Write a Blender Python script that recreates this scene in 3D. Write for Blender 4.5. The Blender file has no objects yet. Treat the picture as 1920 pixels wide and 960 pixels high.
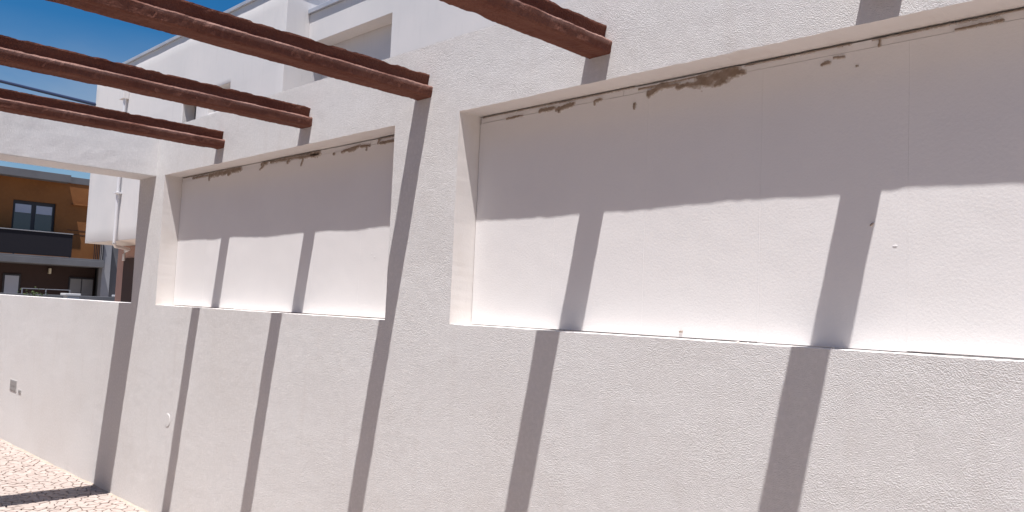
import bpy, bmesh, math, random
from mathutils import Vector, Matrix, noise

random.seed(7)
scene = bpy.context.scene
COL = scene.collection

# ------------------------------------------------------------------ camera
cam_data = bpy.data.cameras.new('camera')
cam_data.sensor_width = 36.0
cam_data.lens = 1512.0 / 1920.0 * 36.0
cam_data.clip_start = 0.05
cam_data.clip_end = 2000.0
cam = bpy.data.objects.new('camera', cam_data)
COL.objects.link(cam)
CR = Vector((0.70859, 0.70434, 0.04247)).normalized()
CF = Vector((-0.70542, 0.70569, 0.06616)).normalized()
CU = CR.cross(CF).normalized()
CPOS = Vector((0.0, -2.4186, 1.6))
m = Matrix.Identity(4)
for i in range(3):
    m[i][0], m[i][1], m[i][2], m[i][3] = CR[i], CU[i], -CF[i], CPOS[i]
cam.matrix_world = m
scene.camera = cam

# ------------------------------------------------------------------ sky and sun
SUN_DIR = Vector((0.188, -0.267, 1.0)).normalized()      # towards the sun
SUN_EL = math.asin(SUN_DIR.z)
SUN_AZ = math.atan2(SUN_DIR.x, SUN_DIR.y)
world = bpy.data.worlds.new('World')
scene.world = world
world.use_nodes = True
wn, wl = world.node_tree.nodes, world.node_tree.links
wn.clear()
sky = wn.new('ShaderNodeTexSky')
sky.sky_type = 'NISHITA'
sky.sun_disc = False
sky.sun_elevation = SUN_EL
sky.sun_rotation = SUN_AZ
sky.air_density = 1.0
sky.dust_density = 0.3
sky.ozone_density = 3.5
tc = wn.new('ShaderNodeTexCoord')
mp = wn.new('ShaderNodeMapping')
mp.inputs['Scale'].default_value = (1.0, 1.0, 2.6)
cn = wn.new('ShaderNodeTexNoise')
cn.inputs['Scale'].default_value = 2.3
cn.inputs['Detail'].default_value = 7.0
cn.inputs['Roughness'].default_value = 0.55
cr = wn.new('ShaderNodeMapRange')
cr.inputs[1].default_value = 0.36
cr.inputs[2].default_value = 0.80
cr.inputs[3].default_value = 0.0
cr.inputs[4].default_value = 0.78
mix = wn.new('ShaderNodeMix')
mix.data_type = 'RGBA'
mix.inputs[7].default_value = (5.2, 5.5, 6.0, 1)
bg = wn.new('ShaderNodeBackground')
bg.inputs['Strength'].default_value = 0.066
wo = wn.new('ShaderNodeOutputWorld')
wl.new(tc.outputs['Generated'], mp.inputs['Vector'])
wl.new(mp.outputs['Vector'], cn.inputs['Vector'])
wl.new(cn.outputs['Fac'], cr.inputs[0])
sx = wn.new('ShaderNodeSeparateXYZ')        # fair-weather haze clouds sit low in the sky
lowr = wn.new('ShaderNodeMapRange')
lowr.inputs[1].default_value, lowr.inputs[2].default_value = 0.20, 0.29
lowr.inputs[3].default_value, lowr.inputs[4].default_value = 1.0, 0.0
mm = wn.new('ShaderNodeMath')
mm.operation = 'MULTIPLY'
wl.new(tc.outputs['Generated'], sx.inputs[0])
wl.new(sx.outputs[2], lowr.inputs[0])
wl.new(cr.outputs[0], mm.inputs[0])
wl.new(lowr.outputs[0], mm.inputs[1])
wl.new(mm.outputs[0], mix.inputs[0])
hs = wn.new('ShaderNodeHueSaturation')
hs.inputs['Saturation'].default_value = 1.42
wl.new(sky.outputs[0], hs.inputs['Color'])
wl.new(hs.outputs[0], mix.inputs[6])
wl.new(mix.outputs[2], bg.inputs['Color'])
wl.new(bg.outputs[0], wo.inputs[0])

sd = bpy.data.lights.new('sun', 'SUN')
sd.energy = 4.8
sd.angle = math.radians(0.5)
sd.color = (1.0, 0.972, 0.955)
sun = bpy.data.objects.new('sun', sd)
sun.rotation_euler = SUN_DIR.to_track_quat('Z', 'Y').to_euler()
sun.location = (3, -5, 12)
COL.objects.link(sun)

scene.view_settings.view_transform = 'Standard'
scene.view_settings.look = 'None'
scene.view_settings.gamma = 1.0
scene.view_settings.use_curve_mapping = False
scene.view_settings.exposure = 0.50

# ------------------------------------------------------------------ materials
def mat(name, color, rough=0.85, bumps=(), var=None, spec=0.3, streak=None, metallic=0.0):
    """bumps: (noise scale, detail, strength, distance); var: (scale, other colour, lo, hi)"""
    M = bpy.data.materials.new(name)
    M.use_nodes = True
    n, l = M.node_tree.nodes, M.node_tree.links
    b = n['Principled BSDF']
    b.inputs['Roughness'].default_value = rough
    b.inputs['Metallic'].default_value = metallic
    b.inputs['Specular IOR Level'].default_value = spec
    b.inputs['Base Color'].default_value = (*color, 1)
    co = n.new('ShaderNodeTexCoord')
    src = co.outputs['Object']
    last = None
    for v in (var or ()):
        scale, c2, lo, hi, amt = v[:5]
        stretch = v[5] if len(v) > 5 else (1, 1, 1)
        mpn = n.new('ShaderNodeMapping')
        mpn.inputs['Scale'].default_value = stretch
        l.new(src, mpn.inputs['Vector'])
        t = n.new('ShaderNodeTexNoise')
        t.inputs['Scale'].default_value = scale
        t.inputs['Detail'].default_value = 3.5
        l.new(mpn.outputs['Vector'], t.inputs['Vector'])
        r = n.new('ShaderNodeMapRange')
        r.inputs[1].default_value, r.inputs[2].default_value = lo, hi
        r.inputs[3].default_value, r.inputs[4].default_value = 0, amt
        l.new(t.outputs['Fac'], r.inputs[0])
        x = n.new('ShaderNodeMix')
        x.data_type = 'RGBA'
        l.new(r.outputs[0], x.inputs[0])
        if last is None:
            x.inputs[6].default_value = (*color, 1)
        else:
            l.new(last, x.inputs[6])
        x.inputs[7].default_value = (*c2, 1)
        last = x.outputs[2]
    if last is not None:
        l.new(last, b.inputs['Base Color'])
    prev = None
    for k in bumps:
        scale, det, strength, dist = k[:4]
        t = n.new('ShaderNodeTexNoise')
        t.inputs['Scale'].default_value = scale
        t.inputs['Detail'].default_value = det
        t.inputs['Roughness'].default_value = 0.5
        if len(k) > 4:
            mpn = n.new('ShaderNodeMapping')
            mpn.inputs['Scale'].default_value = k[4]
            l.new(src, mpn.inputs['Vector'])
            l.new(mpn.outputs['Vector'], t.inputs['Vector'])
        else:
            l.new(src, t.inputs['Vector'])
        bp = n.new('ShaderNodeBump')
        bp.inputs['Strength'].default_value = strength
        bp.inputs['Distance'].default_value = dist
        l.new(t.outputs['Fac'], bp.inputs['Height'])
        if prev is not None:
            l.new(prev, bp.inputs['Normal'])
        prev = bp.outputs['Normal']
    if prev is not None:
        l.new(prev, b.inputs['Normal'])
    return M

STUCCO = mat('stucco', (0.73, 0.715, 0.705), 0.92,
             bumps=((1.8, 2, 0.5, 0.010), (80, 1.0, 0.22, 0.004), (270, 2.5, 1.0, 0.0040)),
             var=((1.1, (0.69, 0.665, 0.645), 0.40, 0.70, 0.8), (55, (0.80, 0.775, 0.765), 0.45, 0.7, 0.7),
                  (4, (0.66, 0.625, 0.60), 0.58, 0.80, 0.45, (2.2, 1, 0.35))), spec=0.15)
REVEAL = mat('reveal_plaster', (0.74, 0.70, 0.67), 0.9, bumps=((120, 3, 0.25, 0.0015),),
             var=((9, (0.68, 0.62, 0.57), 0.5, 0.8, 0.6),), spec=0.15)
EPS = mat('expanded_polystyrene', (0.80, 0.775, 0.765), 0.8,
          bumps=((2.2, 2, 0.4, 0.008), (130, 2, 0.22, 0.0025), (300, 1, 0.15, 0.001)),
          var=((3, (0.765, 0.74, 0.735), 0.45, 0.75, 0.7), (90, (0.75, 0.735, 0.735), 0.55, 0.75, 0.5)), spec=0.2)
MORTAR = mat('dried_mortar', (0.25, 0.185, 0.14), 0.95, bumps=((90, 4, 0.6, 0.004),),
             var=((30, (0.38, 0.31, 0.26), 0.4, 0.75, 0.8),), spec=0.1)
GAP = mat('dark_gap', (0.16, 0.125, 0.10), 0.95)
JOIST = mat('brown_painted_concrete', (0.158, 0.066, 0.046), 0.9,
            bumps=((34, 3, 0.8, 0.008), (150, 3, 0.8, 0.004)),
            var=((6, (0.105, 0.036, 0.026), 0.4, 0.7, 0.8, (3, 0.6, 3)), (60, (0.20, 0.085, 0.06), 0.62, 0.78, 0.6)), spec=0.12)
STONE = mat('pale_limestone', (0.48, 0.40, 0.355), 0.85, bumps=((40, 4, 0.5, 0.004),),
            var=((2.3, (0.43, 0.355, 0.315), 0.42, 0.62, 0.9), (14, (0.54, 0.46, 0.415), 0.5, 0.7, 0.8)), spec=0.2)
STONE_B = mat('pale_limestone_rosy', (0.43, 0.35, 0.31), 0.85, bumps=((40, 4, 0.5, 0.004),),
              var=((14, (0.52, 0.44, 0.40), 0.5, 0.7, 0.8),), spec=0.2)
BED = mat('sandy_joint', (0.44, 0.355, 0.30), 0.95, bumps=((60, 4, 0.6, 0.006),),
          var=((8, (0.42, 0.33, 0.275), 0.4, 0.7, 0.8),))
ASPHALT = mat('asphalt', (0.055, 0.055, 0.058), 0.9, bumps=((90, 4, 0.5, 0.004),),
              var=((0.6, (0.085, 0.083, 0.08), 0.4, 0.7, 0.8),))
GRIT = mat('pale_grit', (0.46, 0.37, 0.29), 0.95, bumps=((120, 3, 0.7, 0.005),), var=((9, (0.55, 0.47, 0.40), 0.4, 0.7, 0.9),))
SOIL = mat('sandy_soil', (0.42, 0.34, 0.27), 0.95, bumps=((30, 4, 0.6, 0.01),), var=((0.4, (0.48, 0.40, 0.32), 0.4, 0.7, 0.9),))
YARD = mat('pale_bounce_yard', (0.64, 0.53, 0.43), 0.85, bumps=((30, 3, 0.3, 0.003),), var=((0.9, (0.48, 0.39, 0.32), 0.4, 0.7, 0.9),))  # warm pale tone chosen for the light it bounces
REAR = mat('cream_render', (0.78, 0.67, 0.57), 0.9, bumps=((70, 3, 0.4, 0.004),), var=((0.9, (0.67, 0.58, 0.50), 0.4, 0.7, 0.9),), spec=0.15)
HOUSE = mat('house_render', (0.70, 0.665, 0.645), 0.9, bumps=((50, 3, 0.25, 0.002), (0.8, 2, 0.3, 0.02)),
            var=((0.7, (0.62, 0.60, 0.59), 0.4, 0.7, 0.9), (5, (0.60, 0.575, 0.56), 0.55, 0.8, 0.5, (3, 3, 0.4))), spec=0.15)
COPING = mat('zinc_coping', (0.42, 0.44, 0.49), 0.45, var=((3, (0.35, 0.37, 0.42), 0.4, 0.7, 0.8),), spec=0.5)
PIPE = mat('white_plastic_pipe', (0.66, 0.65, 0.66), 0.5, spec=0.4)
GLASS = mat('window_glass', (0.06, 0.065, 0.08), 0.06, spec=0.6)
CURTAIN = mat('pale_curtain', (0.40, 0.42, 0.50), 0.8, bumps=((14, 2, 0.5, 0.02, (6, 6, 0.3)),))
DARKFRAME = mat('dark_window_frame', (0.035, 0.033, 0.04), 0.5)
ROSYWALL = mat('rosy_brown_render', (0.40, 0.25, 0.21), 0.9, bumps=((60, 3, 0.3, 0.003),),
               var=((2, (0.34, 0.21, 0.18), 0.4, 0.7, 0.8),))
ORANGE = mat('ochre_cladding', (0.225, 0.088, 0.026), 0.8, bumps=((30, 3, 0.3, 0.004),),
             var=((1.2, (0.175, 0.065, 0.02), 0.4, 0.7, 0.8), (9, (0.25, 0.105, 0.034), 0.5, 0.75, 0.5)))
SLATE = mat('dark_grey_concrete', (0.135, 0.135, 0.145), 0.85, bumps=((20, 3, 0.3, 0.005),),
            var=((1.5, (0.105, 0.105, 0.115), 0.4, 0.7, 0.8),))
COLGREY = mat('grey_column_render', (0.27, 0.27, 0.29), 0.85, var=((1.5, (0.22, 0.22, 0.24), 0.4, 0.7, 0.8),))
BALC = mat('anthracite_panel', (0.020, 0.019, 0.024), 0.9, spec=0.1)
DARKBROWN = mat('dark_brown_wall', (0.05, 0.030, 0.027), 0.85, var=((1.5, (0.05, 0.03, 0.027), 0.4, 0.7, 0.8),))
STEEL = mat('grey_outlet_plastic', (0.42, 0.405, 0.395), 0.7)
STEEL_D = mat('dark_outlet_plastic', (0.30, 0.285, 0.28), 0.7)
CABLE = mat('blue_black_cable', (0.02, 0.03, 0.07), 0.6)
LEAF = mat('leaf', (0.075, 0.11, 0.035), 0.6, var=((12, (0.11, 0.13, 0.05), 0.4, 0.7, 0.9),))
BARK = mat('bark', (0.10, 0.07, 0.05), 0.9)
LAMP = mat('cream_lamp_glass', (0.62, 0.56, 0.44), 0.4)

def by_attribute(M, attr, thin):
    """blend a material's colour towards another one where a point attribute is low (thin film) or high (painted edge light)"""
    n, l = M.node_tree.nodes, M.node_tree.links
    b = n['Principled BSDF']
    src = b.inputs['Base Color'].links[0].from_socket
    a = n.new('ShaderNodeAttribute')
    a.attribute_name = attr
    x = n.new('ShaderNodeMix')
    x.data_type = 'RGBA'
    l.new(a.outputs['Fac'], x.inputs[0])
    if attr == 'crust':
        x.inputs[6].default_value = (*thin, 1)
        l.new(src, x.inputs[7])
    else:
        x.inputs[7].default_value = (*thin, 1)
        l.new(src, x.inputs[6])
    l.new(x.outputs[2], b.inputs['Base Color'])
by_attribute(MORTAR, 'crust', (0.60, 0.55, 0.51))
by_attribute(JOIST, 'sunlit_arris', (0.34, 0.20, 0.165))  # paler tone paints the sunlit line along the flange edge

# ------------------------------------------------------------------ helpers
def link(name, me, material=None, parent=None, smooth=False):
    if material is not None and not me.materials:
        me.materials.append(material)
    if smooth:
        for p in me.polygons:
            p.use_smooth = True
    o = bpy.data.objects.new(name, me)
    COL.objects.link(o)
    if parent is not None:
        o.parent = parent
    return o

def tag(o, label=None, cat=None, group=None, kind=None):
    if label: o['label'] = label
    if cat: o['category'] = cat
    if group: o['group'] = group
    o['kind'] = kind or 'thing'
    return o

def empty(name, loc=(0, 0, 0)):
    """An Empty at the thing's base; its parts are given in world coordinates and re-seated by seat()."""
    o = bpy.data.objects.new(name, None)
    o.location = loc
    o.empty_display_size = 0.2
    COL.objects.link(o)
    return o

def seat(root):
    for c in root.children:
        c.matrix_parent_inverse = Matrix.Translation(-Vector(root.location))

def pydata(name, verts, faces):
    me = bpy.data.meshes.new(name)
    me.from_pydata(verts, [], faces)
    me.update()
    return me

def box_mesh(name, x0, x1, y0, y1, z0, z1, bevel=0.0, segs=2):
    bm = bmesh.new()
    bmesh.ops.create_cube(bm, size=1.0)
    for v in bm.verts:
        v.co = Vector((x0 + (v.co.x + .5) * (x1 - x0), y0 + (v.co.y + .5) * (y1 - y0), z0 + (v.co.z + .5) * (z1 - z0)))
    if bevel > 0:
        bmesh.ops.bevel(bm, geom=list(bm.edges), offset=bevel, segments=segs, affect='EDGES', profile=0.5)
    me = bpy.data.meshes.new(name)
    bm.to_mesh(me)
    bm.free()
    return me

def box(name, x0, x1, y0, y1, z0, z1, material, parent=None, bevel=0.004):
    return link(name, box_mesh(name, x0, x1, y0, y1, z0, z1, bevel), material, parent)

def tube(name, pts, r, material, parent=None, sides=10):
    pts = [Vector(p) for p in pts]
    V, F = [], []
    for i, p in enumerate(pts):
        a = pts[max(i - 1, 0)]
        b = pts[min(i + 1, len(pts) - 1)]
        t = (b - a).normalized()
        up = Vector((0, 0, 1)) if abs(t.z) < 0.9 else Vector((1, 0, 0))
        s = t.cross(up).normalized()
        q = s.cross(t)
        for k in range(sides):
            w = 2 * math.pi * k / sides
            V.append(p + (s * math.cos(w) + q * math.sin(w)) * r)
    for i in range(len(pts) - 1):
        for k in range(sides):
            F.append((i * sides + k, i * sides + (k + 1) % sides, (i + 1) * sides + (k + 1) % sides, (i + 1) * sides + k))
    nb = len(V)
    V += V[:sides] + V[(len(pts) - 1) * sides:len(pts) * sides]
    F.append(tuple(range(nb, nb + sides))[::-1])
    F.append(tuple(range(nb + sides, nb + 2 * sides)))
    return link(name, pydata(name, [tuple(v) for v in V], F), material, parent, smooth=True)

def grid_lines(a, b, step, breaks, near=0.004):
    s = set()
    n = max(1, int(round((b - a) / step)))
    for i in range(n + 1):
        s.add(round(a + (b - a) * i / n, 5))
    keep = set()
    for k in breaks:
        if a - 1e-6 <= k <= b + 1e-6:
            keep.add(round(k, 5))
            for d in (-near, near):
                if a < k + d < b:
                    keep.add(round(k + d, 5))
    out = [v for v in s if all(abs(v - k) > near * 0.9 for k in keep)]
    return sorted(set(out) | keep)

def rough_wall(name, xs, zs, inside, y0, y1, amp, edge_amp, chamfer, front_mat, side_mat, parent=None):
    """A wall slab with its front at y0: cells where inside(x,z) is true; the front is uneven plaster, the edges wander."""
    nx, nz = len(xs), len(zs)
    cell = [[inside((xs[i] + xs[i + 1]) / 2, (zs[j] + zs[j + 1]) / 2) for j in range(nz - 1)] for i in range(nx - 1)]
    def c(i, j):
        return 0 <= i < nx - 1 and 0 <= j < nz - 1 and cell[i][j]
    V, F, MI, idx = [], [], [], {}
    P = {}
    def vert(i, j):
        k = (i, j)
        if k in idx:
            return idx[k]
        x, z = xs[i], zs[j]
        quad = (c(i - 1, j - 1), c(i, j - 1), c(i, j), c(i - 1, j))
        edge = not all(quad)
        y = y0 + amp * noise.noise((x * 3.1, z * 3.1, 4.0)) + amp * 0.6 * noise.noise((x * 17, z * 17, 9.0))
        if edge:
            y += chamfer
            jx = edge_amp * 0.25 * (noise.noise((x * 40, z * 40, 1.3)) + 0.7 * noise.noise((x * 9, z * 9, 7.7)))
            jz = edge_amp * (noise.noise((x * 40, z * 40, 5.9)) + 0.7 * noise.noise((x * 9, z * 9, 2.2)))
            x, z = x + jx, z + jz
        idx[k] = len(V)
        V.append((x, y, z))
        P[k] = (x, z)
        return idx[k]
    bound = []
    for i in range(nx - 1):
        for j in range(nz - 1):
            if not cell[i][j]:
                continue
            F.append((vert(i, j), vert(i + 1, j), vert(i + 1, j + 1), vert(i, j + 1)))
            MI.append(0)
            if not c(i, j - 1): bound.append(((i, j), (i + 1, j)))
            if not c(i + 1, j): bound.append(((i + 1, j), (i + 1, j + 1)))
            if not c(i, j + 1): bound.append(((i + 1, j + 1), (i, j + 1)))
            if not c(i - 1, j): bound.append(((i, j + 1), (i, j)))
    nfront = len(F)
    cache = {}
    def sv(k, back):
        # reveal vertices are separate from the front ones so that the corner stays crisp
        if (k, back) not in cache:
            fx, fz = P[k]
            gx, gz = xs[k[0]], zs[k[1]]
            y = V[idx[k]][1] if not back else y1
            if back:
                fx, fz = gx, gz
            cache[(k, back)] = len(V)
            V.append((fx, y, fz))
        return cache[(k, back)]
    for a, b in bound:
        F.append((sv(b, 0), sv(a, 0), sv(a, 1), sv(b, 1)))
        MI.append(1)
    # back face
    for i in range(nx - 1):
        j = 0
        while j < nz - 1:
            if cell[i][j]:
                k = j
                while k + 1 < nz - 1 and cell[i][k + 1]:
                    k += 1
                b0 = len(V)
                V += [(xs[i], y1, zs[j]), (xs[i], y1, zs[k + 1]), (xs[i + 1], y1, zs[k + 1]), (xs[i + 1], y1, zs[j])]
                F.append((b0, b0 + 1, b0 + 2, b0 + 3))
                MI.append(1)
                j = k + 1
            else:
                j += 1
    me = pydata(name, V, F)
    me.materials.append(front_mat)
    me.materials.append(side_mat)
    me.polygons.foreach_set('material_index', MI)
    sm = [k < nfront for k in range(len(F))]
    me.polygons.foreach_set('use_smooth', sm)
    me.update()
    return link(name, me, None, parent)

SLOPE = 0.0137
def gz(x):
    return SLOPE * (x + 7.2)

# ------------------------------------------------------------------ ground and paving
g = link('ground', pydata('ground', [(-600, -600, -0.3), (600, -600, -0.3), (600, 600, -0.3), (-600, 600, -0.3)], [(0, 1, 2, 3)]), SOIL)
tag(g, kind='structure')
yd = link('yard_bounce_sheet', pydata('yard_bounce_sheet', [(-19, .21, -.28), (3, .21, -.28), (3, 4, -.28), (-19, 4, -.28)], [(0, 1, 2, 3)]), YARD)  # unseen pale sheet added to bounce warm light up onto the house
tag(yd, kind='structure')
rd = link('road', pydata('road', [(-28, -80, -.29), (-20, -80, -.29), (-20, 80, -.29), (-28, 80, -.29)], [(0, 1, 2, 3)]), ASPHALT)
tag(rd, kind='structure')
PX0, PX1, PY0, PY1 = -14.4, 2.0, -4.6, -0.004
bed = link('paving', pydata('paving', [
    (PX0, PY0, gz(PX0) - .012), (PX1, PY0, gz(PX1) - .012), (PX1, PY1, gz(PX1) - .012), (PX0, PY1, gz(PX0) - .012),
    (PX0, PY0, -.32), (PX1, PY0, -.32), (PX1, PY1, -.32), (PX0, PY1, -.32)],
    [(0, 1, 2, 3), (0, 4, 5, 1), (1, 5, 6, 2), (2, 6, 7, 3), (3, 7, 4, 0)]), BED)
tag(bed, kind='structure')

def stones():
    s = 0.068
    nx, ny = int((PX1 - PX0) / s) + 1, int((PY1 - PY0) / s) + 2
    rnd = random.Random(3)
    pts = {}
    for i in range(-2, nx + 2):
        for j in range(-2, ny + 2):
            pts[(i, j)] = (PX0 + (i + .5 + rnd.uniform(-.46, .46)) * s, PY0 + (j + .5 + rnd.uniform(-.46, .46)) * s)
    cells = []
    for i in range(nx):
        for j in range(ny):
            px, py = pts[(i, j)]
            poly = [(px - .2, py - .2), (px + .2, py - .2), (px + .2, py + .2), (px - .2, py + .2)]
            nb = [pts[(i + a, j + b)] for a in (-2, -1, 0, 1, 2) for b in (-2, -1, 0, 1, 2) if (a or b) and (i + a, j + b) in pts]
            gap = 0.0028 + 0.004 * rnd.random() ** 2
            planes = []
            for qx, qy in nb:
                dx, dy = qx - px, qy - py
                L = math.hypot(dx, dy)
                if L > 1e-6:
                    planes.append((dx / L, dy / L, (dx / L) * (px + qx) / 2 + (dy / L) * (py + qy) / 2 - gap))
            planes += [(0, 1, PY1), (0, -1, -PY0), (1, 0, PX1), (-1, 0, -PX0)]
            for ax, ay, d in planes:
                out = []
                for k in range(len(poly)):
                    p, q = poly[k], poly[(k + 1) % len(poly)]
                    sp, sq = ax * p[0] + ay * p[1] - d, ax * q[0] + ay * q[1] - d
                    if sp <= 0: out.append(p)
                    if sp * sq < 0:
                        t = sp / (sp - sq)
                        out.append((p[0] + t * (q[0] - p[0]), p[1] + t * (q[1] - p[1])))
                poly = out
                if len(poly) < 3: break
            if len(poly) >= 3:
                cells.append(((px, py), poly))
    return cells

def stone_geo(c, poly, rnd):
    px, py = c
    h = 0.004 * rnd.random()
    tx, ty = rnd.uniform(-.03, .03), rnd.uniform(-.03, .03)
    V, n = [], len(poly)
    for x, y in poly:
        V.append((x, y, gz(x) - .011))
    for x, y in poly:
        V.append((x, y, gz(x) - .0022 + h + tx * (x - px) + ty * (y - py)))
    for x, y in poly:
        X, Y = px + (x - px) * .86, py + (y - py) * .86
        V.append((X, Y, gz(X) + h + tx * (X - px) + ty * (Y - py)))
    F = []
    for k in range(n):
        q = (k + 1) % n
        F.append((k, q, n + q, n + k))
        F.append((n + k, n + q, 2 * n + q, 2 * n + k))
    F.append(tuple(range(2 * n, 3 * n)))
    return V, F

cells = stones()
rnd = random.Random(11)
def pix(p):
    d = Vector(p) - CPOS
    z = d.dot(CF)
    if z <= 0.1: return None
    return (960 + 1512 * d.dot(CR) / z, 480 - 1512 * d.dot(CU) / z, z)
seen = []
for k, (c, poly) in enumerate(cells):
    q = pix((c[0], c[1], gz(c[0])))
    if q and -10 < q[0] < 1930 and -10 < q[1] < 970:
        seen.append((q[2], k))
seen.sort()
single = set(k for _, k in seen[:300])
VV, FF, MI = [], [], []
for k, (c, poly) in enumerate(cells):
    V, F = stone_geo(c, poly, rnd)
    alt = rnd.random() < 0.3
    if k in single:
        me = pydata('stone', V, F)
        link('stone', me, STONE_B if alt else STONE, bed)
    else:
        b = len(VV)
        VV += V
        FF += [tuple(b + i for i in f) for f in F]
        MI += [1 if alt else 0] * len(F)
me = pydata('stone_field', VV, FF)
me.materials.append(STONE)
me.materials.append(STONE_B)
me.polygons.foreach_set('material_index', MI)
tag(link('stone_field', me, None, bed), kind='stuff')
# sand and grit swept against the foot of the wall
V, F = [], []
n = 700
for i in range(n + 1):
    x = -14.2 + 15.8 * i / n
    w = 0.012 + 0.020 * max(0, noise.noise((x * 2.3, 1.0, 4.0)) + .35) + 0.008 * noise.noise((x * 17, 2.0, 1.0))
    h = 0.006 + 0.010 * max(0, noise.noise((x * 3.1, 5.0, 2.0)) + .3)
    w = max(w, .005)
    V += [(x, .006, gz(x) + h), (x, -w * .45, gz(x) + h * .55), (x, -w, gz(x) - .006)]
    if i:
        a = 3 * (i - 1)
        F += [(a, a + 1, a + 4, a + 3), (a + 1, a + 2, a + 5, a + 4)]
tag(link('grit', pydata('grit', V, F), GRIT, bed, smooth=True), kind='stuff')

# ------------------------------------------------------------------ boundary wall
SILL, LINT, TOP = 1.521, 2.507, 2.871
OPEN = [(-6.18, -3.295), (-2.803, 0.085)]
WX0, WXE, WX1 = -14.3, -6.672, 1.7
xb = [WX0, WXE, WX1] + [v for o in OPEN for v in o]
xs = sorted(set(grid_lines(WX0, -6.70, 0.05, [])) | set(grid_lines(-6.70, WX1, 0.0125, xb[1:])))
zs = grid_lines(-0.35, TOP, 0.022, [SILL, LINT, TOP])
def in_wall(x, z):
    if x < WXE and z > SILL: return False
    for a, b in OPEN:
        if a < x < b and SILL < z < LINT: return False
    return True
wall = rough_wall('boundary_wall', xs, zs, in_wall, 0.0, 0.20, 0.0022, 0.0024, 0.0, STUCCO, REVEAL)
tag(wall, 'long white rough plastered boundary wall with two filled openings and a low left end', 'wall')

# white cross beam at the end of the full-height wall
def rough_beam(name, x0, x1, y0, y1, z0, z1, material, amp=0.0025, step=0.04, chamfer=0.007):
    prof = []
    def side(a, b, n):
        for k in range(n):
            t = k / n
            prof.append((a[0] + (b[0] - a[0]) * t, a[1] + (b[1] - a[1]) * t))
    c = chamfer
    side((x0 + c, z0), (x1 - c, z0), 6); side((x1 - c, z0), (x1, z0 + c), 1)
    side((x1, z0 + c), (x1, z1 - c), 7); side((x1, z1 - c), (x1 - c, z1), 1)
    side((x1 - c, z1), (x0 + c, z1), 6); side((x0 + c, z1), (x0, z1 - c), 1)
    side((x0, z1 - c), (x0, z0 + c), 7); side((x0, z0 + c), (x0 + c, z0), 1)
    n = max(1, int((y1 - y0) / step))
    V, F, k = [], [], len(prof)
    for i in range(n + 1):
        y = y0 + (y1 - y0) * i / n
        for x, z in prof:
            V.append((x + amp * noise.noise((x * 12, y * 12, z * 12)), y, z + amp * noise.noise((x * 12 + 5, y * 12, z * 12 + 3))))
    for i in range(n):
        for j in range(k):
            q = (j + 1) % k
            F.append((i * k + j, (i + 1) * k + j, (i + 1) * k + q, i * k + q))
    F.append(tuple(range(k)))
    F.append(tuple(range(n * k, (n + 1) * k))[::-1])
    return link(name, pydata(name, V, F), material)
wb = rough_beam('cross_beam', -6.672, -6.345, -3.95, 0.006, 2.509, 2.866, STUCCO)
tag(wb, 'thick white plastered cross beam joining the wall above its low end', 'beam')

# assumed unseen wall carrying the joists, made tall to block sky and bounce warmth
rw = rough_wall('rear_bounce_wall', grid_lines(-14.2, 2.6, .3, [-14.2, 2.6]), grid_lines(-.35, 5.6, .3, [-.35, 5.6]), lambda x, z: True, -4.2, -3.9, .003, .001, .002, REAR, REAR)
tag(rw, 'assumed cream rendered house wall behind the viewer carrying the joist ends, raised to block sky light and bounce warm light', 'wall')

# ------------------------------------------------------------------ brown concrete joists (inverted T)
def joist(xr, seed, label):
    w = 0.126
    xc = xr - w / 2
    zb = 2.606
    # section, anticlockwise seen from the camera side: flange, then the web that flares a little towards its top
    S = [(-.050, 0.000), (-.018, 0), (.018, 0), (.050, 0.000), (.0565, .007), (.0598, .028), (.0632, .0455), (.0605, .0515), (.051, .0555), (.0255, .0575),
         (.0215, .064), (.0235, .080), (.028, .096), (.0325, .108), (.032, .116), (.012, .118), (-.012, .118), (-.032, .116), (-.0325, .108), (-.0235, .080),
         (-.0215, .064), (-.0255, .0575), (-.051, .0555), (-.0605, .0515), (-.0632, .0455), (-.0598, .028), (-.0565, .007)]
    y0, y1, st = -4.0, 0.03, 0.0125
    n = int((y1 - y0) / st)
    V, F, k, W = [], [], len(S), []
    for i in range(n + 1):
        y = y0 + (y1 - y0) * i / n
        bow = 0.002 * noise.noise((y * .8, seed * 3.0, .5))
        for x, z in S:
            a = 0.0022 * noise.noise((x * 30, y * 14, z * 30 + seed)) + 0.0022 * noise.noise((x * 60, y * 55, z * 60 + seed))
            b = 0.0020 * noise.noise((x * 30 + 9, y * 14, z * 30 + seed)) + 0.0022 * noise.noise((x * 60 + 4, y * 55, z * 60 + seed))
            # chipped arrises
            if abs(x) > .045 and z < .01:
                ch = max(0, noise.noise((y * 9, seed * 7.7, x * 2)) - .25) * .012
                a -= math.copysign(ch, x); b += ch * .6
            if z > .11:
                ch = max(0, noise.noise((y * 16, seed * 5.1, x * 8)) - .15) * .016
                b -= ch
            V.append((xc + x + a + bow, y, zb + z + b))
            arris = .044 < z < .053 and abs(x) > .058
            W.append(max(0.0, min(1.0, .62 + 1.1 * noise.noise((y * 6, seed * 2.3, x * 30)))) if arris else 0.0)  # patchy strength of the painted sunlit line
    for i in range(n):
        for j in range(k):
            q = (j + 1) % k
            F.append((i * k + j, (i + 1) * k + j, (i + 1) * k + q, i * k + q))
    F.append(tuple(range(k)))
    F.append(tuple(range(n * k, (n + 1) * k))[::-1])
    me = pydata('concrete_joist', V, F)
    me.attributes.new('sunlit_arris', 'FLOAT', 'POINT').data.foreach_set('value', W)
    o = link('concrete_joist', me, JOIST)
    tag(o, label, 'beam', 'brown joists of the pergola')
    # skim of mortar squeezed out where the joist enters the wall
    return o
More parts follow.
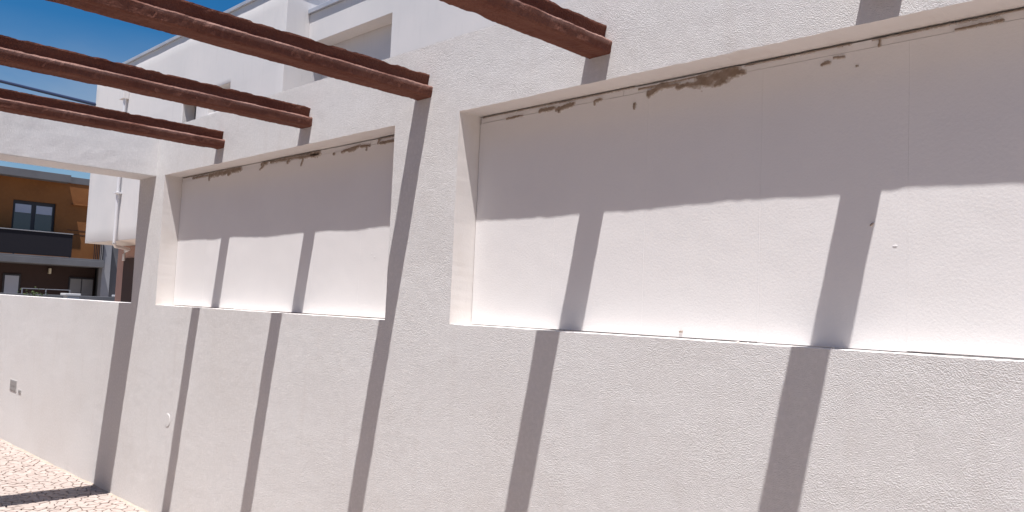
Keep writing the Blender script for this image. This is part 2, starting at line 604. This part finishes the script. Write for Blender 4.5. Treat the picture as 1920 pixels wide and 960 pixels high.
JX = [(-5.199, 'brown painted concrete joist nearest the white cross beam'),
      (-4.093, 'brown painted concrete joist, second from the white cross beam'),
      (-3.006, 'brown painted concrete joist entering the wall above the pier between the openings'),
      (-1.917, 'brown painted concrete joist cut by the top edge, entering above the right opening'),
      (-0.828, 'brown painted concrete joist overhead, known by the widest shadow on the right wall')]
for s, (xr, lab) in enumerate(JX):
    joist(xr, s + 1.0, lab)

# ------------------------------------------------------------------ polystyrene infill of the openings
YP = 0.133
def board_mesh(x0, x1, z0, z1, y, seed, dents=()):
    """front surface with gentle swell and pressed dents, closed to 40 mm thickness"""
    nx, nz = max(2, int((x1 - x0) / .02)), max(2, int((z1 - z0) / .02))
    V, F = [], []
    for j in range(nz + 1):
        for i in range(nx + 1):
            x, z = x0 + (x1 - x0) * i / nx, z0 + (z1 - z0) * j / nz
            yy = y + 0.0022 * noise.noise((x * 2.2, z * 2.2, 3.3)) + 0.0006 * noise.noise((x * 14, z * 14, 1.1))
            V.append((x, yy, z))
    for j in range(nz):
        for i in range(nx):
            a = j * (nx + 1) + i
            F.append((a, a + 1, a + nx + 2, a + nx + 1))
    nf = len(F)
    bl, br, tr, tl = 0, nx, (nz + 1) * (nx + 1) - 1, nz * (nx + 1)
    fv = len(V)
    V += list(V)                    # the sides get vertices of their own so that the front keeps its flat shading at the joints
    b = len(V)
    V += [(x0, y + .04, z0), (x1, y + .04, z0), (x1, y + .04, z1), (x0, y + .04, z1)]
    F.append(tuple([b, b + 1] + [fv + i for i in range(nx, -1, -1)]))
    F.append(tuple([b + 2, b + 3] + [fv + nz * (nx + 1) + i for i in range(nx + 1)]))
    F.append(tuple([b + 1, b + 2] + [fv + j * (nx + 1) + nx for j in range(nz, -1, -1)]))
    F.append(tuple([b + 3, b] + [fv + j * (nx + 1) for j in range(nz + 1)]))
    F.append((b, b + 3, b + 2, b + 1))
    me = pydata('board', V, F)
    me.polygons.foreach_set('use_smooth', [k < nf for k in range(len(F))])
    return me

def smear(root, blobs, seed, y=YP, thr=0.24):
    """dried mortar: a ragged, thin crust kept only where the blob field plus noise is high"""
    x0 = min(min(b[0], b[2]) - b[4] * 1.6 for b in blobs); x1 = max(max(b[0], b[2]) + b[4] * 1.6 for b in blobs)
    z0 = min(min(b[1], b[3]) - b[4] * 1.6 for b in blobs); z1 = min(LINT - .004, max(max(b[1], b[3]) + b[4] * 1.6 for b in blobs))
    h = 0.0030
    nx, nz = int((x1 - x0) / h), int((z1 - z0) / h)
    val = {}
    for i in range(nx + 1):
        for j in range(nz + 1):
            x, z = x0 + i * h, z0 + j * h
            f = 0
            for ax, az, bx, bz, r in blobs:
                dx, dz = bx - ax, bz - az
                L2 = dx * dx + dz * dz
                t = 0 if L2 == 0 else max(0, min(1, ((x - ax) * dx + (z - az) * dz) / L2))
                d = math.hypot(x - ax - t * dx, z - az - t * dz)
                f = max(f, 1 - d / (r * 1.5))
            if f > 0:
                f += 0.30 * noise.noise((x * 22, z * 50, seed)) + 0.28 * noise.noise((x * 80, z * 110, seed + 3)) + 0.18 * noise.noise((x * 240, z * 240, seed + 5))
            val[(i, j)] = f - thr
    V, F, idx = [], [], {}
    def v(i, j):
        if (i, j) not in idx:
            t = max(0.0, min(1.0, val[(i, j)] * 3))
            idx[(i, j)] = len(V)
            V.append((x0 + i * h, y - 0.0018 - 0.0035 * t, z0 + j * h))
        return idx[(i, j)]
    for i in range(nx):
        for j in range(nz):
            if sum(val[k] > 0 for k in ((i, j), (i + 1, j), (i + 1, j + 1), (i, j + 1))) >= 3:
                F.append((v(i, j), v(i + 1, j), v(i + 1, j + 1), v(i, j + 1)))
    if not F: return
    # give the crust its thickness: a skirt down to the board
    from collections import Counter
    ec = Counter()
    for f in F:
        for k in range(4):
            a, b = f[k], f[(k + 1) % 4]
            ec[(min(a, b), max(a, b))] += 1
    sk = {}
    base = list(F)
    for f in base:
        for k in range(4):
            a, b = f[k], f[(k + 1) % 4]
            if ec[(min(a, b), max(a, b))] == 1:
                for q in (a, b):
                    if q not in sk:
                        sk[q] = len(V)
                        V.append((V[q][0], y + .003, V[q][2]))
                F.append((b, a, sk[a], sk[b]))
    me = pydata('mortar_smear', V, F)
    at = me.attributes.new('crust', 'FLOAT', 'POINT')
    for (i, j), k in idx.items():
        at.data[k].value = max(0.0, min(1.0, val[(i, j)] * 2.6))
    link('mortar_smear', me, MORTAR, root)

def infill(ox0, ox1, joints, label, strip_breaks, smears, dents, seed, rear_joints=True):
    root = empty('polystyrene_infill', ((ox0 + ox1) / 2, YP, SILL))
    tag(root, label, 'insulation panel', 'polystyrene infills of the wall openings')
    xe = [ox0 + .003] + joints + [ox1 - .003]
    zt = 2.474
    for k in range(len(xe) - 1):
        dy = random.uniform(-.0003, .0003)
        link('board', board_mesh(xe[k] + .00015, xe[k + 1] - .00015, SILL + .003 + random.uniform(0, .003), zt - random.uniform(0, .0015), YP + dy, seed + k), EPS, root)
    se = [ox0 + .006] + strip_breaks + [ox1 - .006]
    for k in range(len(se) - 1):
        dz = random.uniform(0, .003)
        link('filler_strip', board_mesh(se[k] + .0012, se[k + 1] - .0012, zt + .0012, LINT - .0035 - dz, YP + random.uniform(.0005, .003), seed + 20 + k), EPS, root)
    box('backing', ox0 + .002, ox1 - .002, YP + .045, YP + .055, SILL + .002, LINT - .004, GAP, root, bevel=0)
    for q, b in enumerate(smears):
        smear(root, b, seed * 3 + q * 1.7)
    for dx, dz, r, dep in dents:      # small pressed dents and flecks: shallow raised rims
        r *= .62
        yb = YP + 0.0022 * noise.noise((dx * 2.2, dz * 2.2, 3.3)) + 0.0006 * noise.noise((dx * 14, dz * 14, 1.1))
        V, F = [(dx, yb - .0004, dz)], []
        for ring, (rr, yy) in enumerate(((.6, -.0011), (1.0, .0006))):
            for k in range(10):
                w = 2 * math.pi * k / 10
                q = r * rr * (1 + .25 * noise.noise((k * 1.3, dx * 9, dz * 9)))
                V.append((dx + q * math.cos(w) * 1.5, yb + yy, dz + q * math.sin(w) * .8))
        for k in range(10):
            p = (k + 1) % 10
            F.append((0, 1 + k, 1 + p))
            F.append((1 + k, 11 + k, 11 + p, 1 + p))
        link('surface_bump', pydata('surface_bump', V, F), EPS, root, smooth=True)
    seat(root)
    return root

infill(-2.803, 0.085, [-2.303, -1.834, -1.352, -0.869, -0.39], 'white polystyrene infill in the right opening, with a long brown mortar smear at its top',
       [-1.957, -0.957, -0.31],
       [[(-1.60, 2.470, -1.465, 2.484, .026), (-1.70, 2.468, -1.58, 2.462, .010), (-1.53, 2.449, -1.49, 2.470, .014), (-1.455, 2.478, -1.425, 2.474, .010)],
        [(-1.83, 2.462, -1.765, 2.484, .013), (-1.795, 2.480, -1.70, 2.476, .009)],
        [(-2.41, 2.479, -2.33, 2.480, .010), (-2.315, 2.468, -2.22, 2.482, .0095), (-2.30, 2.46, -2.30, 2.475, .008)],
        [(-2.105, 2.474, -2.07, 2.476, .007), (-2.103, 2.462, -2.103, 2.474, .006)],
        [(-1.901, 2.413, -1.899, 2.432, .0065)],
        [(-1.88, 2.488, -1.60, 2.492, .0045)],
        [(-2.78, 2.499, -2.30, 2.500, .0032)], [(-2.30, 2.4985, -1.9, 2.500, .0032)],
        [(-1.42, 2.497, -1.05, 2.499, .0032)], [(-0.98, 2.497, -0.55, 2.499, .0032)],
        [(-1.14, 2.448, -1.12, 2.452, .008), (-1.10, 2.463, -1.07, 2.461, .005)],
        [(-1.027, 2.424, -1.026, 2.424, .0045)], [(-0.958, 2.475, -0.957, 2.492, .0045)],
        [(-2.62, 2.472, -2.52, 2.474, .005)], [(-0.74, 2.478, -0.62, 2.479, .005)],
        [(-0.978, 1.908, -0.970, 1.915, .0028)], [(-1.66, 1.545, -1.652, 1.546, .004)]],
       [(-0.905, 1.842, .010, .002)], 2.0)
infill(-6.18, -3.295, [-5.68, -5.19, -4.71, -4.22, -3.74], 'white polystyrene infill in the left opening, with broken mortar smears along its top',
       [-5.25, -4.22, -3.70],
       [[(-5.70, 2.480, -5.22, 2.483, .018), (-5.70, 2.455, -5.69, 2.475, .014), (-5.40, 2.462, -5.36, 2.470, .012)], [(-5.98, 2.484, -5.72, 2.482, .008)],
        [(-4.92, 2.485, -4.85, 2.488, .013), (-4.94, 2.455, -4.89, 2.475, .007)], [(-4.80, 2.488, -4.45, 2.486, .008), (-4.585, 2.465, -4.565, 2.48, .012)],
        [(-4.46, 2.483, -4.22, 2.480, .011), (-4.42, 2.43, -4.40, 2.468, .007)], [(-4.30, 2.480, -4.225, 2.484, .019)],
        [(-4.06, 2.463, -4.05, 2.463, .007)], [(-3.97, 2.466, -3.80, 2.480, .0095), (-3.90, 2.466, -3.84, 2.470, .011)], [(-3.78, 2.476, -3.70, 2.473, .008)],
        [(-3.73, 2.448, -3.722, 2.475, .0055)], [(-3.60, 2.474, -3.44, 2.472, .008), (-3.62, 2.474, -3.61, 2.492, .007)], [(-3.44, 2.452, -3.43, 2.46, .010)],
        [(-6.15, 2.4985, -5.3, 2.499, .0032)], [(-3.62, 2.4975, -3.42, 2.499, .0032)], [(-4.9, 2.496, -4.3, 2.498, .0032)]],
       [(-3.60, 1.85, .010, .002), (-3.63, 1.87, .008, .002), (-4.2, 1.75, .006, .002), (-3.74, 1.68, .006, .002)], 5.0)

# crumbs of dry mortar lying on the right sill
for k, (cx, r) in enumerate(((-1.36, .006), (-1.335, .0045), (-1.06, .004))):
    bm = bmesh.new()
    bmesh.ops.create_icosphere(bm, subdivisions=2, radius=r)
    for v in bm.verts:
        v.co *= 1 + .35 * noise.noise(v.co * 160 + Vector((k, 0, 0)))
        v.co.z *= .6
    me = bpy.data.meshes.new('mortar_crumb')
    bm.to_mesh(me); bm.free()
    o = link('mortar_crumb', me, REVEAL if k % 2 else MORTAR)
    o.location = (cx, .018 + .02 * (k % 3), SILL + r * .5)
    tag(o, ('largest brown mortar crumb on the right sill', 'pale mortar crumb beside the largest one on the right sill', 'lone brown mortar crumb nearest the right end of the right sill')[k], 'debris', 'crumbs on the right sill')

# ------------------------------------------------------------------ fittings on the wall
root = empty('outlet_box', (-9.80, 0, .50))
tag(root, 'grey two-module outlet box low on the wall at the far left', 'outlet')
box('frame', -9.93, -9.685, -.005, .012, .515, .632, STEEL, root, .003)
box('cover', -9.915, -9.70, -.0075, -.0052, .565, .622, STEEL_D, root, .002)
box('cover', -9.915, -9.70, -.0075, -.0052, .522, .556, STEEL_D, root, .002)
seat(root)
root = empty('small_outlet', (-9.55, 0, .52))
tag(root, 'tiny grey square outlet beside the larger outlet box', 'outlet')
box('frame', -9.60, -9.50, -.005, .012, .512, .552, STEEL, root, .003)
box('cover', -9.588, -9.512, -.0075, -.0052, .519, .545, STEEL_D, root, .002)
seat(root)
V, F = [], []
for r, y in ((.048, .010), (.0475, -.0015), (.044, -.0030), (.0, -.0034)):
    for k in range(28):
        w = 2 * math.pi * k / 28
        V.append((-5.82 + r * math.cos(w), y, .708 + r * math.sin(w)))
for i in range(3):
    for k in range(28):
        F.append((i * 28 + k, i * 28 + (k + 1) % 28, (i + 1) * 28 + (k + 1) % 28, (i + 1) * 28 + k))
dc = link('junction_cover', pydata('junction_cover', V, F), STUCCO)
tag(dc, 'round white painted junction cover on the lower wall', 'cover')

# ------------------------------------------------------------------ white house behind the wall
hx0, hx1, hy = -17.25, -9.775, 2.87
house = empty('white_house', (-12, 6, -0.3))
tag(house, 'white modern house with overhanging upper floor rising behind the wall', 'house')
HW = [(-12.02, -11.33, 4.40, 4.775), (-12.98, -12.47, 3.55, 4.70)]
hxb = [hx0, hx1] + [v for w in HW for v in w[:2]]
hzb = [2.55, 5.86] + [v for w in HW for v in w[2:]]
def in_front(x, z):
    return not any(a < x < b and c < z < d for a, b, c, d in HW)
rough_wall('upper_wall', grid_lines(hx0, hx1, .25, hxb, .01), grid_lines(2.55, 5.86, .25, hzb, .01), in_front, hy, hy + .28, 0.003, 0.001, 0.004, HOUSE, HOUSE, house)
box('upper_side_wall', hx1 - .28, hx1 - .001, hy + .281, 9.0, 2.551, 5.858, HOUSE, house, 0)
box('upper_end_wall', hx0, hx0 + .28, hy + .281, 9.0, 2.551, 5.858, HOUSE, house, 0)
box('soffit', hx0 + .281, hx1 - .281, hy + .281, 9.0, 2.552, 2.75, HOUSE, house, 0)
box('roof_slab', hx0 + .281, hx1 - .281, hy + .281, 9.0, 5.45, 5.65, HOUSE, house, 0)
for w in HW:
    wroot = box('window', w[0] + .001, w[1] - .001, hy + .20, hy + .25, w[2] + .001, w[3] - .001, DARKFRAME, house, .003)
    box('pane', w[0] + .05, w[1] - .05, hy + .19, hy + .1995, w[2] + .05, w[3] - .05, GLASS, wroot, .001)
cp = box('coping', hx0 - .03, hx1 + .03, hy - .03, hy + .31, 5.862, 5.915, COPING, house, .004)
box('coping', hx1 - .31, hx1 + .03, hy + .311, 9.03, 5.862, 5.915, COPING, house, .004)
box('coping', hx0 - .03, hx0 + .31, hy + .311, 9.03, 5.862, 5.915, COPING, house, .004)
box('lintel_wall', hx1 + .001, -7.2, 3.22, 3.45, 5.12, 5.538, HOUSE, house, .004)
box('lintel_coping', hx1 + .002, -7.2, 3.185, 3.60, 5.54, 5.60, COPING, house, .004)
box('recess_wall', hx1 + .001, -7.2, 3.452, 3.7, 2.5, 5.53, HOUSE, house, 0)
box('terrace_slab', hx1 + .001, -7.2, 3.702, 9.0, 5.3, 5.5, HOUSE, house, 0)
box('right_wall', -7.372, -1.5, hy, 9.0, 2.3, 6.6, HOUSE, house, .006)
box('right_lower_wall', -7.9, -1.5, hy + .3, 9.0, -.3, 2.298, HOUSE, house, 0)
box('right_coping', -7.402, -1.47, hy - .03, 9.03, 6.602, 6.66, COPING, house, .004)
box('ground_floor_wall', -17.43, -7.95, 3.57, 9.0, -.3, 2.548, ROSYWALL, house, .006)
box('door', -17.02, -16.3, 3.545, 3.568, -.25, 2.30, DARKBROWN, house, .003)
pipe = tube('downpipe', [(-15.47, 2.815, 5.28), (-15.47, 2.815, 2.50)], .028, PIPE, house)
tube('elbow', [(-15.47, 2.815, 2.50), (-15.52, 2.86, 2.44), (-15.75, 3.05, 2.44), (-16.35, 3.40, 2.45), (-16.72, 3.46, 2.43), (-16.80, 3.47, 2.36), (-16.81, 3.47, 2.24)], .030, PIPE, pipe)
box('hopper', -15.62, -15.42, 2.765, 2.868, 5.16, 5.40, HOUSE, pipe, .006)
for z in (4.6, 3.4):
    box('bracket', -15.53, -15.41, 2.762, 2.869, z, z + .03, PIPE, pipe, .002)
seat(house)

# ------------------------------------------------------------------ ochre house across the street
oh = empty('ochre_house', (-42, 6, -.3))
tag(oh, 'ochre and dark grey two-storey house seen through the gap below the white cross beam', 'house')
oX = -37.5
OW = (6.28, 7.86, 3.05, 5.22)
def plate_x(name, x, y0, y1, z0, z1, holes, thick, material, parent):
    ys = sorted(set([y0, y1] + [v for h in holes for v in h[:2]]))
    zz = sorted(set([z0, z1] + [v for h in holes for v in h[2:]]))
    V, F = [], []
    def q(*p):
        b = len(V); V.extend(p); F.append((b, b + 1, b + 2, b + 3))
    for i in range(len(ys) - 1):
        for j in range(len(zz) - 1):
            a, b, c, d = ys[i], ys[i + 1], zz[j], zz[j + 1]
            if any(h[0] <= a and b <= h[1] and h[2] <= c and d <= h[3] for h in holes): continue
            q((x, a, c), (x, b, c), (x, b, d), (x, a, d))
    for a, b, c, d in holes:
        q((x, a, c), (x, b, c), (x - thick, b, c), (x - thick, a, c))
        q((x, a, d), (x - thick, a, d), (x - thick, b, d), (x, b, d))
        q((x, a, c), (x - thick, a, c), (x - thick, a, d), (x, a, d))
        q((x, b, c), (x, b, d), (x - thick, b, d), (x - thick, b, c))
    return link(name, pydata(name, V, F), material, parent)
plate_x('upper_wall', oX, -2.0, 9.95, 2.9, 6.16, [OW], .18, ORANGE, oh)
for z in (3.98, 4.16):      # raised joint strips of the cladding
    box('cladding_joint', oX - .005, oX + .012, 8.35, 9.75, z, z + .022, DARKBROWN, oh, .002)
box('ledge', oX, oX + .13, 8.45, 9.85, 5.245, 5.30, ORANGE, oh, .004)
box('core', -46, oX - .2, -2.0, 9.94, 2.9, 6.15, SLATE, oh, 0)
win = box('window', oX - .17, oX - .12, OW[0] + .002, OW[1] - .002, OW[2] + .002, OW[3] - .002, DARKFRAME, oh, .005)
for a, b in ((6.36, 6.98), (7.13, 7.76)):
    box('pane', oX - .119, oX - .10, a, b, 3.12, 5.08, GLASS, win, .003)
    box('blind', oX - .099, oX - .085, a + .02, b - .02, 4.72, 5.06, CURTAIN, win, .003)
    box('frame_rail', oX - .119, oX - .06, a, b, 3.98, 4.04, DARKFRAME, win, .003)
box('roof_slab', -46, -36.98, -2.2, 8.20, 6.12, 6.44, SLATE, oh, .01)
box('roof_edge', -46, oX + .03, 8.202, 9.97, 6.162, 6.44, SLATE, oh, .01)
box('roof_upstand', -45.5, -37.9, -1.5, 8.4, 6.442, 6.56, COLGREY, oh, .01)
box('balcony_slab', -46, -36.6, -2.2, 9.64, 2.64, 2.895, SLATE, oh, .01)
box('balcony_edge', -36.9, -36.62, -2.1, 9.62, 2.897, 2.965, SLATE, oh, .006)
box('balcony_panel', -36.72, -36.68, -2.0, 8.35, 2.99, 3.925, BALC, oh, .004)
box('handrail', -36.75, -36.65, -2.0, 8.36, 3.93, 3.965, COLGREY, oh, .004)
for y in (-1.9, 0.2, 2.2, 4.2, 6.25, 8.3):
    box('baluster', -36.76, -36.722, y - .03, y + .03, 2.966, 3.929, BALC, oh, .003)
for k in range(6):
    box('rail_bar', -36.85, -36.81, 9.26 + k * .07, 9.285 + k * .07, 2.966, 3.72, BALC, oh, .003)
box('rail_cap', -36.87, -36.79, 9.24, 9.66, 3.722, 3.75, BALC, oh, .003)
box('column', -37.3, -36.9, 9.66, 10.0, -.3, 4.0, COLGREY, oh, .01)
box('side_wing', -41, -37.2, 10.01, 11.6, -.3, 4.2, SLATE, oh, .01)
box('lower_wall', -45.8, -38.5, -2.0, 9.9, -.3, 2.638, DARKBROWN, oh, 0)
d = box('lower_window', -38.498, -38.44, 6.35, 7.0, .1, 2.2, DARKFRAME, oh, .005)
box('pane', -38.439, -38.42, 6.42, 6.93, .2, 2.13, CURTAIN, d, .003)
d = box('sliding_door', -38.498, -38.44, 8.85, 9.85, -.25, 2.2, DARKFRAME, oh, .005)
for a in (8.9, 9.38):
    box('curtain', -38.439, -38.42, a, a + .44, -.2, 2.13, COLGREY, d, .003)
lm = box('wall_lamp', -38.46, -38.30, 8.01, 8.10, 2.28, 2.52, LAMP, oh, .02)
seat(oh)

# low garden wall, gate post, shrub in front of the ochre house
gw = empty('garden_wall', (-30, 3, -.3))
tag(gw, 'dark grey low garden wall with a thin rail before the ochre house', 'wall')
box('wall', -30.12, -29.9, -3.0, 8.0, -.3, 1.44, SLATE, gw, .01)
box('rail', -30.03, -29.99, 4.98, 6.45, 1.60, 1.625, COLGREY, gw, .004)
for y in (5.0, 5.7, 6.43):
    box('rail_post', -30.03, -29.99, y - .015, y + .015, 1.44, 1.602, COLGREY, gw, .003)
box('gate_hinge', -29.98, -29.9, 7.78, 7.92, 1.46, 1.52, PIPE, gw, .004)
seat(gw)
gp = empty('gate_post', (-28, 5.9, -.3))
tag(gp, 'short white gate post showing just above the low wall', 'post')
box('shaft', -28.2, -27.8, 5.72, 6.08, -.3, 1.44, HOUSE, gp, .01)
box('cap', -28.24, -27.76, 5.64, 6.10, 1.441, 1.515, HOUSE, gp, .012)
seat(gp)
sh = empty('garden_shrub', (-29, 5.08, -.3))
tag(sh, 'small green shrub peeping over the low wall before the ochre house', 'shrub')
tube('stem', [(-29, 5.08, -.3), (-29.02, 5.06, .6), (-28.98, 5.1, 1.3)], .02, BARK, sh, 6)
V, F = [], []
rl = random.Random(5)
for k in range(420):
    p = Vector((-29 + rl.gauss(0, .14), 5.08 + rl.gauss(0, .17), 1.22 + rl.gauss(0, .17)))
    a = Vector((rl.gauss(0, 1), rl.gauss(0, 1), rl.gauss(.4, .6))).normalized()
    b = a.cross(Vector((rl.gauss(0, 1), rl.gauss(0, 1), rl.gauss(0, 1)))).normalized()
    L, W = rl.uniform(.05, .09), rl.uniform(.015, .025)
    i = len(V)
    V += [tuple(p), tuple(p + a * L * .5 + b * W), tuple(p + a * L), tuple(p + a * L * .5 - b * W)]
    F.append((i, i + 1, i + 2, i + 3))
tag(link('foliage', pydata('foliage', V, F), LEAF, sh), kind='stuff')
seat(sh)

# ------------------------------------------------------------------ overhead cable
A, B = Vector((-17.22, 2.9, 5.33)), Vector((-33.1, -2.36, 9.37))
pts = []
for i in range(25):
    t = i / 24
    p = A.lerp(B, t)
    p.z -= 0.02 * 4 * t * (1 - t)
    pts.append(p)
cb = tube('overhead_cable', pts, .034, CABLE, None, 8)
tag(cb, 'dark overhead cable crossing the sky to the white house corner', 'cable')
